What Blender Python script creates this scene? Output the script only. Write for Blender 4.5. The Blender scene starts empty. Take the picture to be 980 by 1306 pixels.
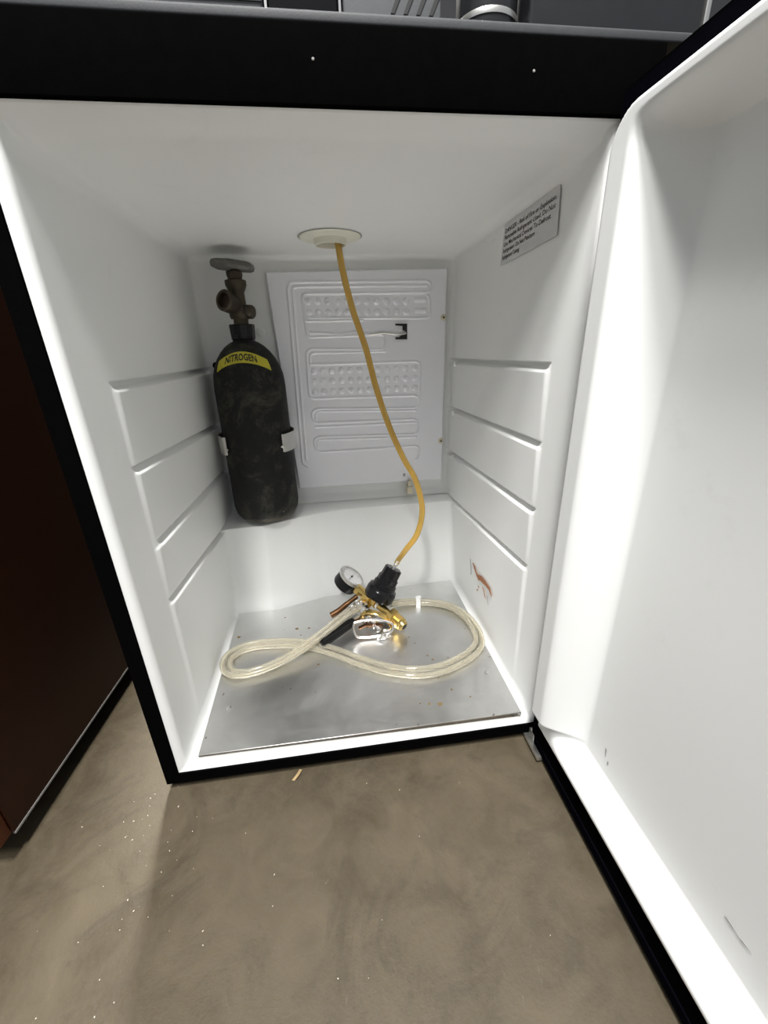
import bpy, bmesh, math, random
import numpy as np
from mathutils import Vector, Matrix
random.seed(4)
PI = math.pi
SC = bpy.context.scene
COL = SC.collection

# ------------------------------------------------------------------ camera
cam_d = bpy.data.cameras.new('camera'); cam = bpy.data.objects.new('camera', cam_d); COL.objects.link(cam)
cam_d.sensor_fit = 'HORIZONTAL'; cam_d.sensor_width = 36.0; cam_d.lens = 36.0*526.44/980.0
cam_d.clip_start = 0.01; cam_d.clip_end = 50
_r = Vector((0.99043716, -0.13477282, -0.02950444)); _u = Vector((0.07771287, 0.36828693, 0.92645855)); _f = _r.cross(_u)
cam.matrix_world = Matrix(((_r.x, _u.x, _f.x, 0.2429), (_r.y, _u.y, _f.y, -0.4286), (_r.z, _u.z, _f.z, 0.5352), (0, 0, 0, 1)))
SC.camera = cam

# ------------------------------------------------------------------ light and exposure
w = bpy.data.worlds.new('world'); SC.world = w; w.use_nodes = True
w.node_tree.nodes['Background'].inputs[0].default_value = (0.86, 0.93, 1.0, 1)
w.node_tree.nodes['Background'].inputs[1].default_value = 0.33

def area(name, loc, target, size, power, color, size_y=None):
    l = bpy.data.lights.new(name, 'AREA'); l.energy = power; l.color = color; l.size = size
    if size_y: l.shape = 'RECTANGLE'; l.size_y = size_y
    o = bpy.data.objects.new(name, l); COL.objects.link(o); o.location = loc
    o.rotation_euler = (Vector(target)-Vector(loc)).to_track_quat('-Z', 'Y').to_euler()
    return o
area('ceiling_lamp', (-0.20, -1.45, 2.55), (0.25, 0.1, 0.2), 0.22, 38, (1.0, 0.985, 0.96), 0.5)
area('ceiling_lamp_near', (0.13, -0.80, 2.55), (0.25, 0.1, 0.2), 0.24, 72, (1.0, 0.985, 0.96), 0.4)
area('ceiling_lamp_rear', (-0.26, 2.2, 2.6), (0.0, 0.0, 0.0), 0.35, 150, (1.0, 0.97, 0.90))
SC.view_settings.view_transform = 'Standard'; SC.view_settings.look = 'None'
SC.view_settings.exposure = 0.24; SC.view_settings.gamma = 1.0; SC.view_settings.use_curve_mapping = False
SC.cycles.max_bounces = 14; SC.cycles.diffuse_bounces = 8; SC.cycles.transmission_bounces = 14; SC.cycles.transparent_max_bounces = 16
SC.cycles.caustics_reflective = True; SC.cycles.caustics_refractive = True; SC.cycles.blur_glossy = 0.4

# ------------------------------------------------------------------ materials
class NT:
    def __init__(s, name):
        s.m = bpy.data.materials.new(name); s.m.use_nodes = True; s.t = s.m.node_tree
        s.b = s.t.nodes['Principled BSDF']
    def n(s, typ, **kw):
        x = s.t.nodes.new(typ)
        for k, v in kw.items():
            if k in x.inputs.keys() or isinstance(k, int): x.inputs[k].default_value = v
            else: setattr(x, k, v)
        return x
    def l(s, a, b): s.t.links.new(a, b)
    def coord(s, scale=(1, 1, 1)):
        c = s.n('ShaderNodeTexCoord'); m = s.n('ShaderNodeMapping'); m.inputs['Scale'].default_value = scale
        s.l(c.outputs['Object'], m.inputs[0]); return m.outputs[0]
    def noise(s, vec, scale, detail=4, rough=0.55, dist=0.0):
        x = s.n('ShaderNodeTexNoise'); x.inputs['Scale'].default_value = scale; x.inputs['Detail'].default_value = detail
        x.inputs['Roughness'].default_value = rough; x.inputs['Distortion'].default_value = dist
        s.l(vec, x.inputs['Vector']); return x.outputs['Fac']
    def ramp(s, fac, stops):
        x = s.n('ShaderNodeValToRGB'); e = x.color_ramp.elements
        while len(e) < len(stops): e.new(0.5)
        for q, (p, c) in zip(e, stops):
            q.position = p; q.color = (c, c, c, 1) if not isinstance(c, tuple) else (*c, 1)
        s.l(fac, x.inputs[0]); return x.outputs['Color']
    def mix(s, fac, a, b, mode='MIX'):
        x = s.n('ShaderNodeMix'); x.data_type = 'RGBA'; x.blend_type = mode
        for sock, v in ((x.inputs[0], fac), (x.inputs[6], a), (x.inputs[7], b)):
            if hasattr(v, 'is_linked'): s.l(v, sock)
            elif isinstance(v, (int, float)): sock.default_value = v
            else: sock.default_value = (*v, 1)
        return x.outputs[2]
    def bump(s, h, strength, dist=0.001):
        x = s.n('ShaderNodeBump'); x.inputs['Strength'].default_value = strength; x.inputs['Distance'].default_value = dist
        s.l(h, x.inputs['Height']); s.l(x.outputs[0], s.b.inputs['Normal'])

def simple(name, col, rough=0.5, metal=0.0, var=0.12, scale=60, bump=0.15, spec=0.5, bd=0.0006):
    k = NT(name); v = k.coord(); f = k.noise(v, scale)
    a = tuple(c*(1-var) for c in col); b = tuple(min(1, c*(1+var)) for c in col)
    k.l(k.mix(f, a, b), k.b.inputs['Base Color'])
    k.b.inputs['Roughness'].default_value = rough; k.b.inputs['Metallic'].default_value = metal
    k.b.inputs['Specular IOR Level'].default_value = spec
    if bump: k.bump(k.noise(v, scale*5), bump, bd)
    return k.m

def plastic_white():
    k = NT('white_plastic'); v = k.coord()
    f = k.noise(v, 5, 3)
    base = k.mix(f, (0.86, 0.87, 0.865), (0.90, 0.905, 0.89))
    sm = k.ramp(k.noise(v, 24, 6, 0.7, 0.6), [(0.60, 0.0), (0.75, 1.0)])
    base = k.mix(0.12, base, k.mix(sm, (0.79, 0.80, 0.79), (0.50, 0.49, 0.45)))
    k.l(base, k.b.inputs['Base Color'])
    k.b.inputs['Roughness'].default_value = 0.42
    k.b.inputs['Specular IOR Level'].default_value = 0.35
    k.bump(k.noise(v, 900, 2), 0.12, 0.0003)
    return k.m

def concrete():
    k = NT('concrete_floor'); v = k.coord()
    big = k.noise(v, 2.2, 5, 0.6, 0.4); mid = k.noise(v, 14, 6, 0.65, 0.8); fine = k.noise(v, 220, 3, 0.7)
    c = k.mix(k.ramp(big, [(0.3, 0.0), (0.7, 1.0)]), (0.046, 0.034, 0.019), (0.090, 0.070, 0.041))
    c = k.mix(k.ramp(mid, [(0.35, 0.0), (0.75, 0.55)]), c, (0.150, 0.120, 0.074))
    c = k.mix(k.ramp(k.noise(v, 7, 7, 0.72, 1.6), [(0.52, 0.0), (0.64, 0.6)]), c, (0.050, 0.038, 0.024))
    vs = k.coord((3, 1, 1)); c = k.mix(k.ramp(k.noise(vs, 30, 8, 0.8, 2.0), [(0.62, 0.0), (0.72, 0.35)]), c, (0.30, 0.26, 0.19))
    c = k.mix(k.ramp(fine, [(0.3, 0.0), (0.7, 0.30)]), c, (0.10, 0.085, 0.065))
    vo = k.n('ShaderNodeTexVoronoi'); vo.inputs['Scale'].default_value = 38; k.l(v, vo.inputs['Vector'])
    sp = k.ramp(vo.outputs['Distance'], [(0.03, 1.0), (0.06, 0.0)])
    gate = k.ramp(k.noise(v, 9, 3), [(0.60, 0.0), (0.66, 1.0)])
    c = k.mix(k.mix(1.0, sp, gate, 'MULTIPLY'), c, (0.62, 0.58, 0.50))
    k.l(c, k.b.inputs['Base Color'])
    k.l(k.ramp(mid, [(0.3, 0.42), (0.75, 0.66)]), k.b.inputs['Roughness'])
    k.b.inputs['Specular IOR Level'].default_value = 0.4
    k.bump(k.mix(0.4, k.noise(v, 60, 6, 0.7), fine), 0.35, 0.002)
    return k.m

def alu(name='brushed_aluminium', stains=True, col=(0.80, 0.80, 0.79), rough=(0.30, 0.46)):
    k = NT(name); v = k.coord()
    sc = k.coord((1, 14, 1)); sc2 = k.coord((22, 1, 1))
    r1 = k.noise(sc, 40, 4); r2 = k.noise(v, 9, 6, 0.7, 0.8)
    k.l(k.ramp(r2, [(0.3, rough[0]), (0.75, rough[1])]), k.b.inputs['Roughness'])
    c = k.mix(k.ramp(r2, [(0.35, 0.0), (0.7, 1.0)]), tuple(x*0.88 for x in col), col)
    if stains:
        s1 = k.ramp(k.noise(k.coord((1, 1.6, 1)), 55, 8, 0.85, 3.5), [(0.60, 0.0), (0.64, 0.9)])
        gate = k.ramp(k.noise(v, 6, 3), [(0.44, 0.0), (0.56, 1.0)])
        c = k.mix(k.mix(1.0, s1, gate, 'MULTIPLY'), c, (1.0, 1.0, 1.0))
        s2 = k.ramp(k.noise(v, 75, 3, 0.5), [(0.73, 0.0), (0.76, 0.8)])
        c = k.mix(s2, c, (0.20, 0.15, 0.09))
    k.l(c, k.b.inputs['Base Color']); k.b.inputs['Metallic'].default_value = 1.0
    k.bump(k.mix(0.5, r1, k.noise(sc2, 50, 4)), 0.10, 0.0004)
    return k.m

def tank_paint():
    k = NT('worn_black_paint'); v = k.coord()
    base = k.mix(k.noise(v, 30, 6, 0.7), (0.006, 0.006, 0.0065), (0.018, 0.018, 0.017))
    sm = k.ramp(k.noise(v, 14, 8, 0.8, 0.4), [(0.50, 0.0), (0.68, 0.7)])
    base = k.mix(sm, base, (0.085, 0.085, 0.06))
    vo = k.n('ShaderNodeTexVoronoi'); vo.inputs['Scale'].default_value = 70; k.l(v, vo.inputs['Vector'])
    chips = k.mix(1.0, k.ramp(vo.outputs['Distance'], [(0.05, 1.0), (0.10, 0.0)]), k.ramp(k.noise(v, 13, 2), [(0.57, 0.0), (0.62, 1.0)]), 'MULTIPLY')
    base = k.mix(chips, base, (0.35, 0.34, 0.31))
    sx = k.n('ShaderNodeSeparateXYZ'); k.l(v, sx.inputs[0])
    rim = k.ramp(sx.outputs['Z'], [(0.004, 0.55), (0.016, 0.0)])
    base = k.mix(k.mix(1.0, rim, k.ramp(k.noise(v, 40, 6, 0.7), [(0.4, 0.2), (0.6, 1.0)]), 'MULTIPLY'), base, (0.20, 0.17, 0.12))
    k.l(base, k.b.inputs['Base Color']); k.b.inputs['Roughness'].default_value = 0.62
    k.b.inputs['Specular IOR Level'].default_value = 0.2
    k.bump(k.noise(v, 160, 5, 0.7), 0.3, 0.001)
    return k.m

def tube_mat(name, col, trans, rough, inner=0.0):
    k = NT(name); v = k.coord()
    k.l(k.mix(k.noise(v, 25), tuple(x*0.93 for x in col), col), k.b.inputs['Base Color'])
    k.b.inputs['Transmission Weight'].default_value = trans; k.b.inputs['Roughness'].default_value = rough
    k.b.inputs['IOR'].default_value = 1.38
    return k.m

def wood(name='dark_brown_wood', g=1.0):
    k = NT(name); v = k.coord((1, 1, 9))
    f = k.noise(v, 12, 6, 0.6, 1.0)
    k.l(k.mix(f, (0.016*g, 0.0040*g, 0.0012*g), (0.030*g, 0.0085*g, 0.0028*g)), k.b.inputs['Base Color'])
    k.b.inputs['Roughness'].default_value = 0.5; k.b.inputs['Specular IOR Level'].default_value = 0.25
    k.bump(f, 0.1, 0.0005)
    return k.m

M = dict(
    white=plastic_white(), floor=concrete(), plate=alu(), tank=tank_paint(), wood=wood(), wood_lit=wood('lit_brown_wood', 5.0),  # second wood is a brighter copy, light on cabinet front painted into its colour
    evap=simple('silver_grey_painted_metal', (0.86, 0.865, 0.91), 0.36, 0.0, 0.02, 30, 0.05, 0.5, 0.0003),
    black=simple('black_painted_steel', (0.0022, 0.0022, 0.0022), 0.7, 0, 0.2, 90, 0.2, 0.0),
    gasket=simple('black_rubber', (0.0025, 0.0025, 0.004), 0.7, 0, 0.2, 90, 0.2, 0.0),
    top=simple('dark_grey_laminate', (0.040, 0.042, 0.046), 0.65, 0, 0.2, 150, 0.2),
    brass=simple('brass', (0.83, 0.60, 0.22), 0.2, 1.0, 0.12, 40, 0.08),
    oldbrass=simple('tarnished_brown_brass', (0.17, 0.090, 0.045), 0.42, 1.0, 0.3, 60, 0.2),
    valve=simple('oxidised_dark_brass', (0.075, 0.060, 0.043), 0.55, 0.7, 0.4, 90, 0.5),
    wheel=simple('dull_grey_cast_metal', (0.16, 0.155, 0.14), 0.55, 0.6, 0.35, 120, 0.6),
    bore=simple('rusty_bore', (0.040, 0.022, 0.012), 0.8, 0.0, 0.4, 120, 0.3),
    chrome=simple('chrome', (0.86, 0.84, 0.82), 0.22, 1.0, 0.08, 50, 0.1),
    steel=simple('zinc_steel', (0.66, 0.65, 0.62), 0.35, 0.9, 0.12, 60, 0.15),
    gloss=simple('glossy_black_plastic', (0.008, 0.008, 0.009), 0.2, 0, 0.2, 50, 0.05, 0.3),
    grip=simple('satin_black_grip', (0.005, 0.005, 0.0055), 0.36, 0, 0.2, 120, 0.3, 0.25),
    yellow=simple('yellow_label', (0.56, 0.50, 0.035), 0.55, 0, 0.25, 110, 0.3),
    ink=simple('black_ink', (0.012, 0.012, 0.012), 0.7, 0, 0.1, 50, 0),
    greyink=simple('grey_ink', (0.035, 0.035, 0.038), 0.7, 0, 0.1, 50, 0),
    sticker=simple('silver_film', (0.66, 0.66, 0.67), 0.5, 0.0, 0.05, 40, 0.05),
    dial=simple('dial_white', (0.82, 0.82, 0.82), 0.4, 0, 0.03, 40, 0),
    red=simple('red_plastic', (0.45, 0.05, 0.03), 0.5, 0, 0.1, 40, 0),
    cream=simple('cream_plastic', (0.62, 0.57, 0.43), 0.5, 0, 0.1, 40, 0.1),
    collar=simple('ivory_plastic', (0.80, 0.79, 0.68), 0.45, 0, 0.04, 40, 0.05),
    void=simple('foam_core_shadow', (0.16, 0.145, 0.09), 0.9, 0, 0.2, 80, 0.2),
    rust=simple('rust_stain', (0.36, 0.15, 0.065), 0.7, 0, 0.45, 260, 0.1),
    mark=simple('grey_scuff', (0.30, 0.29, 0.28), 0.7, 0, 0.3, 260, 0.1),
    amber=tube_mat('amber_tube', (0.95, 0.66, 0.17), 0.5, 0.12),
    clear=tube_mat('clear_vinyl', (0.97, 0.93, 0.81), 0.86, 0.07),
    dark=simple('dark_plastic', (0.020, 0.021, 0.023), 0.3, 0, 0.2, 60, 0.1),
    pale=simple('pale_card', (0.11, 0.115, 0.12), 0.5, 0, 0.1, 60, 0.1),
    wall=simple('dark_grey_wall', (0.10, 0.10, 0.105), 0.8, 0, 0.15, 10, 0.2),
    leaf=simple('dry_chip', (0.42, 0.30, 0.15), 0.7, 0, 0.3, 200, 0.2),
    grit=simple('pale_grit', (0.66, 0.62, 0.52), 0.6, 0, 0.3, 50, 0),
)

# ------------------------------------------------------------------ object helpers
ORG = {}
def top(name, loc, label, cat, group=None):
    o = bpy.data.objects.new(name, None); COL.objects.link(o); o.location = loc; o.empty_display_size = 0.05
    o['label'] = label; o['category'] = cat
    if group: o['group'] = group
    ORG[o] = np.array(loc, float)
    return o
def mesh_obj(name, V, F, mat, parent=None, smooth=True, origin=None, kind=None, label=None):
    V = np.asarray(V, float)
    if parent is not None: org = ORG[parent]
    else: org = np.array(origin if origin is not None else (0, 0, 0), float)
    me = bpy.data.meshes.new(name)
    if isinstance(F, np.ndarray):
        me.vertices.add(len(V)); me.vertices.foreach_set('co', (V-org).ravel())
        n, kk = F.shape
        me.loops.add(n*kk); me.loops.foreach_set('vertex_index', F.ravel().astype(np.int32))
        me.polygons.add(n); me.polygons.foreach_set('loop_start', np.arange(0, n*kk, kk, dtype=np.int32))
        me.update(calc_edges=True)
    else:
        me.from_pydata((V-org).tolist(), [], F)
    me.materials.append(mat)
    if smooth: me.polygons.foreach_set('use_smooth', [True]*len(me.polygons))
    me.update()
    o = bpy.data.objects.new(name, me); COL.objects.link(o)
    if parent is not None: o.parent = parent; ORG[o] = org
    else: o.location = org; ORG[o] = org
    if kind: o['kind'] = kind
    if label: o['label'] = label
    return o
class MB:
    """collects shapes in world coordinates for one mesh"""
    def __init__(s): s.V = []; s.F = []
    def add(s, V, F):
        k = len(s.V); s.V += [tuple(v) for v in V]; s.F += [tuple(i+k for i in f) for f in F]; return s
    def build(s, name, mat, parent=None, smooth=True, sharp=35, **kw):
        o = mesh_obj(name, s.V, s.F, mat, parent, smooth, **kw)
        bm = bmesh.new(); bm.from_mesh(o.data); bmesh.ops.recalc_face_normals(bm, faces=bm.faces)
        if smooth:
            for e in bm.edges:
                if len(e.link_faces) == 2 and e.calc_face_angle(0) > math.radians(sharp): e.smooth = False
        bm.to_mesh(o.data); bm.free()
        return o
def basis(axis, up=(0, 0, 1)):
    a = Vector(axis).normalized(); u = Vector(up)
    if abs(a.dot(u)) > 0.95: u = Vector((1, 0, 0))
    x = u.cross(a).normalized(); y = a.cross(x).normalized()
    return x, y, a
def lathe(prof, base, axis=(0, 0, 1), seg=40, up=(0, 0, 1), cap=True, ang=(0, 2*PI)):
    """prof: (radius, height) pairs along axis; seg may be 6 for hex"""
    x, y, a = basis(axis, up); b = Vector(base); V = []; F = []
    full = abs(ang[1]-ang[0]-2*PI) < 1e-6; n = seg if full else seg+1
    for r, h in prof:
        for i in range(n):
            t = ang[0]+(ang[1]-ang[0])*i/seg
            V.append(b+a*h+x*(r*math.cos(t))+y*(r*math.sin(t)))
    for j in range(len(prof)-1):
        for i in range(seg):
            i2 = (i+1) % n
            F.append((j*n+i, j*n+i2, (j+1)*n+i2, (j+1)*n+i))
    if cap and full:
        F.append(tuple(range(n-1, -1, -1))); F.append(tuple((len(prof)-1)*n+i for i in range(n)))
    return V, F
def box(c, s, rot=None, bev=0.0, axes=None):
    """box centre c, full sizes s, optional axes triple, optional bevel"""
    bm = bmesh.new(); bmesh.ops.create_cube(bm, size=1.0)
    for v in bm.verts: v.co = Vector((v.co.x*s[0], v.co.y*s[1], v.co.z*s[2]))
    if bev: bmesh.ops.bevel(bm, geom=list(bm.edges), offset=bev, segments=3, affect='EDGES', profile=0.5)
    c = Vector(c); V = []
    for v in bm.verts:
        p = v.co
        if axes: p = axes[0]*p.x+axes[1]*p.y+axes[2]*p.z
        V.append(c+p)
    bm.verts.index_update(); F = [tuple(v.index for v in f.verts) for f in bm.faces]; bm.free()
    return V, F
def bx(x0, x1, y0, y1, z0, z1, bev=0.0):
    return box(((x0+x1)/2, (y0+y1)/2, (z0+z1)/2), (x1-x0, y1-y0, z1-z0), bev=bev)
def smooth_path(P, n=8):
    P = [Vector(p) for p in P]; out = []
    Q = [P[0]*2-P[1]]+P+[P[-1]*2-P[-2]]
    for i in range(1, len(Q)-2):
        a, b, c, d = Q[i-1:i+3]
        for k in range(n):
            t = k/n
            out.append(0.5*((2*b)+(c-a)*t+(2*a-5*b+4*c-d)*t*t+(-a+3*b-3*c+d)*t**3))
    out.append(P[-1]); return out
def tube(path, r, seg=14, cap=True, rin=None):
    P = [Vector(p) for p in path]; V = []; F = []
    rs = r if isinstance(r, (list, tuple)) else [r]*len(P)
    t0 = (P[1]-P[0]).normalized(); x, y, _ = basis(t0)
    prev = x; rings = []
    for i, p in enumerate(P):
        t = (P[min(i+1, len(P)-1)]-P[max(i-1, 0)]).normalized()
        prev = (prev-t*prev.dot(t)).normalized(); yy = t.cross(prev)
        rings.append((p, prev.copy(), yy))
    def ring_set(scale):
        k = len(V)
        for (p, a, b), rr in zip(rings, rs):
            for j in range(seg):
                q = 2*PI*j/seg; V.append(p+(a*math.cos(q)+b*math.sin(q))*rr*scale)
        return k
    k0 = ring_set(1.0); m = len(P)
    for i in range(m-1):
        for j in range(seg):
            j2 = (j+1) % seg; F.append((k0+i*seg+j, k0+i*seg+j2, k0+(i+1)*seg+j2, k0+(i+1)*seg+j))
    if rin:
        k1 = ring_set(rin)
        for i in range(m-1):
            for j in range(seg):
                j2 = (j+1) % seg; F.append((k1+i*seg+j2, k1+i*seg+j, k1+(i+1)*seg+j, k1+(i+1)*seg+j2))
        for i, fl in ((0, 1), (m-1, 0)):
            for j in range(seg):
                j2 = (j+1) % seg; q = (k0+i*seg+j, k1+i*seg+j, k1+i*seg+j2, k0+i*seg+j2); F.append(q if fl else q[::-1])
    elif cap:
        F.append(tuple(k0+j for j in range(seg-1, -1, -1))); F.append(tuple(k0+(m-1)*seg+j for j in range(seg)))
    return V, F
def strip(path, width_vec, th_fn=None, th=0.0015):
    """flat band following path; width along width_vec; thickness th outward"""
    P = [Vector(p) for p in path]; wv = Vector(width_vec); V = []; F = []
    for i, p in enumerate(P):
        t = (P[min(i+1, len(P)-1)]-P[max(i-1, 0)]).normalized(); n = t.cross(wv).normalized()
        V += [p-wv/2, p+wv/2, p+wv/2+n*th, p-wv/2+n*th]
    m = len(P)
    for i in range(m-1):
        a = i*4; b = a+4
        for j in range(4): F.append((a+j, a+(j+1) % 4, b+(j+1) % 4, b+j))
    F += [(3, 2, 1, 0), tuple((m-1)*4+j for j in range(4))]
    return V, F
def text_pts(s, size=1.0, spacing=1.0, bold=0.0):
    cu = bpy.data.curves.new('t', 'FONT'); cu.body = s; cu.size = size; cu.resolution_u = 2; cu.space_character = spacing
    cu.offset = bold; cu.fill_mode = 'FRONT'
    ob = bpy.data.objects.new('t', cu); COL.objects.link(ob)
    dg = bpy.context.evaluated_depsgraph_get(); me = bpy.data.meshes.new_from_object(ob.evaluated_get(dg))
    V = [tuple(v.co) for v in me.vertices]; F = [tuple(p.vertices) for p in me.polygons]
    bpy.data.objects.remove(ob); bpy.data.curves.remove(cu); bpy.data.meshes.remove(me)
    return V, F
def sstep(a, b, x):
    t = np.clip((x-a)/(b-a), 0, 1); return t*t*(3-2*t)

# ------------------------------------------------------------------ setting
FZ = -0.03
o = MB().add(*bx(-6, 6, -5, 3.2, FZ-0.05, FZ)).build('floor', M['floor'], smooth=False); o['kind'] = 'structure'
o = MB().add(*bx(-6, 6, 3.2, 3.3, FZ, 4.2)).build('wall_back', M['wall'], smooth=False); o['kind'] = 'structure'

# ------------------------------------------------------------------ refrigerator
fr = top('refrigerator', (0.26, 0.28, FZ), 'black beer keg refrigerator standing open with a white moulded interior', 'refrigerator')
XL, XR, DU, ZT, ZF, RR = 0.010, 0.511, 0.4855, 0.701, 0.003, 0.018
GR = {0: [(.0757, .5068, .5163, .5033), (.0742, .4122, .48, .395), (.0886, .3109, .48, .297), (.0785, .228, .39, .199)],
      1: [(.066, .5100, .48, .5045), (.0665, .4143, .48, .4060), (.062, .3236, .475, .3088), (.066, .2342, .42, .2050)]}
def D0(x): return np.interp(x, [0, .092, .108, .20, .24, .53], [.344, .344, .349, .379, .386, .400])
def D1(x): return np.interp(x, [0, .092, .125, .20, .26, .53], [.376, .380, .395, .425, .438, .442])
def side_disp(y, z, sd):
    """outward displacement of the side wall"""
    out = np.zeros_like(y); ys = 0.068 if sd else 0.080
    zs = []
    for (ya, za, yb, zb) in GR[sd]:
        zs.append(za+(y-ya)/(yb-ya)*(zb-za))
    for k, zk in enumerate(zs):
        ya = GR[sd][k][0]
        t = (zk-z)
        hg = 0.0120
        g = sstep(0.0, 0.0012, t)*(1-sstep(hg*0.45, hg, t))
        fade = sstep(ya-0.004+0.7*(t), ya+0.012+0.7*(t), y)
        out += 0.013*g*fade
        low = zs[k+1] if k < 3 else zk-0.20
        s = np.where(t > hg*0.5, np.clip(1-(t-hg)/(zk-low-hg), 0, 1), 0.0)*sstep(hg*0.55, hg, t)*(t < (zk-low))
        out -= 0.0026*s*sstep(ys-0.006, ys+0.004, y)
    below = sstep(0, 0.006, zs[0]-z)
    out -= 0.0010*below*sstep(ys-0.008, ys+0.004, y)
    return out
def liner():
    ys = np.concatenate([np.linspace(0, .012, 10), np.linspace(.015, .058, 12), np.linspace(.060, .096, 19), np.linspace(.099, .440, 96), np.linspace(.443, DU, 12)])
    xs = np.concatenate([np.linspace(XL, XL+RR, 8), np.linspace(XL+RR+.004, XR-RR-.004, 110), np.linspace(XR-RR, XR, 8)])
    zs = np.concatenate([np.linspace(ZF, ZF+RR, 8), np.arange(ZF+RR+.0025, .170, .0025), np.arange(.171, .1945, .001), np.arange(.195, .2062, .0004), np.arange(.207, .520, .0010), np.arange(.524, ZT-RR-.002, .004), np.linspace(ZT-RR, ZT, 8)])
    nx, ny, nz = len(xs), len(ys), len(zs)
    P = []; Fs = []; keys = {}
    def face(I, J, K):   # arrays of index grids
        idx = (I*ny+J)*nz+K
        a = idx[:-1, :-1]; b = idx[1:, :-1]; c = idx[1:, 1:]; d = idx[:-1, 1:]
        return np.stack([a, b, c, d], -1).reshape(-1, 4)
    J, K = np.meshgrid(np.arange(ny), np.arange(nz), indexing='ij')
    I2, K2 = np.meshgrid(np.arange(nx), np.arange(nz), indexing='ij')
    I3, J3 = np.meshgrid(np.arange(nx), np.arange(ny), indexing='ij')
    Fs = np.concatenate([face(J*0, J, K), face(J*0+nx-1, J, K)[:, ::-1], face(I2, I2*0+ny-1, K2), face(I3, J3, I3*0+nz-1)[:, ::-1], face(I3, J3, I3*0)])
    u, inv = np.unique(Fs, return_inverse=True); Fs = inv.reshape(Fs.shape)
    i = u//(ny*nz); j = (u//nz) % ny; k = u % nz
    p = np.stack([xs[i], ys[j], zs[k]], 1)
    q = np.stack([np.clip(p[:, 0], XL+RR, XR-RR), np.minimum(p[:, 1], DU-RR), np.clip(p[:, 2], ZF+RR, ZT-RR)], 1)
    d = p-q; n = d/np.linalg.norm(d, axis=1)[:, None]; p0 = p; p = q+n*RR
    sq = sstep(.05, .0, p0[:, 1])[:, None]; p = p*(1-sq)+p0*sq
    n = n*(1-sq)+sq*n/np.abs(n[:, [0, 2]]).max(axis=1).clip(.5, 1)[:, None]
    x, y, z = p.T
    low = np.interp(z, [0, .2], [0, 1]); dl = D0(x)*(1-low)+D1(x)*low
    t = sstep(.1955, .2045, z); D = dl*(1-t)+DU*t
    # soft fillet at the foot of the upper back wall
    y2 = y*D/DU
    y2 = y2-0.012*np.clip(n[:, 1], 0, 1)*np.clip(1-np.abs(z-.204)/.018, 0, 1)**2*(z > .204)
    def lipf(lr): return np.where(y2 < lr, lr-np.sqrt(np.clip(lr**2-(lr-y2)**2, 0, None)), 0)
    lip = lipf(.010); lipz = lipf(np.where(n[:, 2] < 0, .005, .003))
    sd = np.where(n[:, 0] < 0, side_disp(y2, z, 0), side_disp(y2, z, 1))
    wx = np.clip((np.abs(n[:, 0])-.3)/.6, 0, 1)
    x = x+np.sign(n[:, 0])*wx*sd*sstep(.0, .02, DU+.0-y)+n[:, 0]*lip
    z = z+n[:, 2]*lipz+np.clip(n[:, 2], 0, 1)*.009*sstep(.03, 0, y2)
    # ceiling draft toward the back
    z = z-np.clip(n[:, 2], 0, 1)*0.006*(y2/DU)
    V = np.stack([x, y2, z], 1)
    cen = V[Fs].mean(axis=1)      # opening for the tower
    Fs = Fs[~((np.hypot(cen[:, 0]-.2665, cen[:, 1]-.3465) < .032) & (cen[:, 2] > .68))]
    o = mesh_obj('liner', V, Fs, M['white'], fr)
    return o
ln = liner()
# outer cabinet
MB().add(*bx(-.018, -.010, 0, .58, -.018, .76)).build('side_panel', M['black'], fr, smooth=False)
MB().add(*bx(.530, .538, 0, .58, -.018, .76)).build('side_panel', M['black'], fr, smooth=False)
MB().add(*bx(-.010, .530, .572, .58, -.018, .76)).build('back_panel', M['black'], fr, smooth=False)
MB().add(*bx(-.010, .530, .004, .572, -.018, -.010)).build('bottom_panel', M['black'], fr, smooth=False)
for (x, y) in ((.03, .05), (.49, .05), (.03, .53), (.49, .53)):
    MB().add(*lathe([(.016, FZ), (.018, FZ+.003), (.018, FZ+.008), (.010, -.018)], (x, y, 0), seg=20)).build('foot', M['gasket'], fr)
def prism(pts, y0, y1):
    n = len(pts); V = [(x, y0, z) for x, z in pts]+[(x, y1, z) for x, z in pts]
    return V, [tuple(range(n)), tuple(range(2*n-1, n-1, -1))]+[(i, i+n, (i+1) % n+n, (i+1) % n) for i in range(n)]
# mitred door frame strips round the opening
MB().add(*prism([(-.018, -.018), (0.0, -.002), (0.0, .712), (-.018, .712)], -.003, .006)).build('frame_strip', M['black'], fr, smooth=False)
MB().add(*prism([(-.0175, -.018), (.5375, -.018), (.5215, -.002), (0.0005, -.002)], -.003, .006)).build('frame_strip', M['black'], fr, smooth=False)
MB().add(*prism([(.5215, -.002), (.538, -.018), (.538, .712), (.5215, .712)], -.003, .006)).build('frame_strip', M['black'], fr, smooth=False)
MB().add(*bx(-.07, .545, -.004, .02, .7115, .7605, .0015)).build('top_fascia', M['black'], fr)
MB().add(*bx(-.07, .60, -.002, .60, .7605, .7680, .002)).build('worktop', M['top'], fr)
for (x, z) in ((.252, .739), (.430, .738)):
    MB().add(*lathe([(.0012, 0), (.0008, .0006)], (x, -.004, z), (0, -1, 0), 8)).build('paint_chip', M['mark'], fr)

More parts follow.
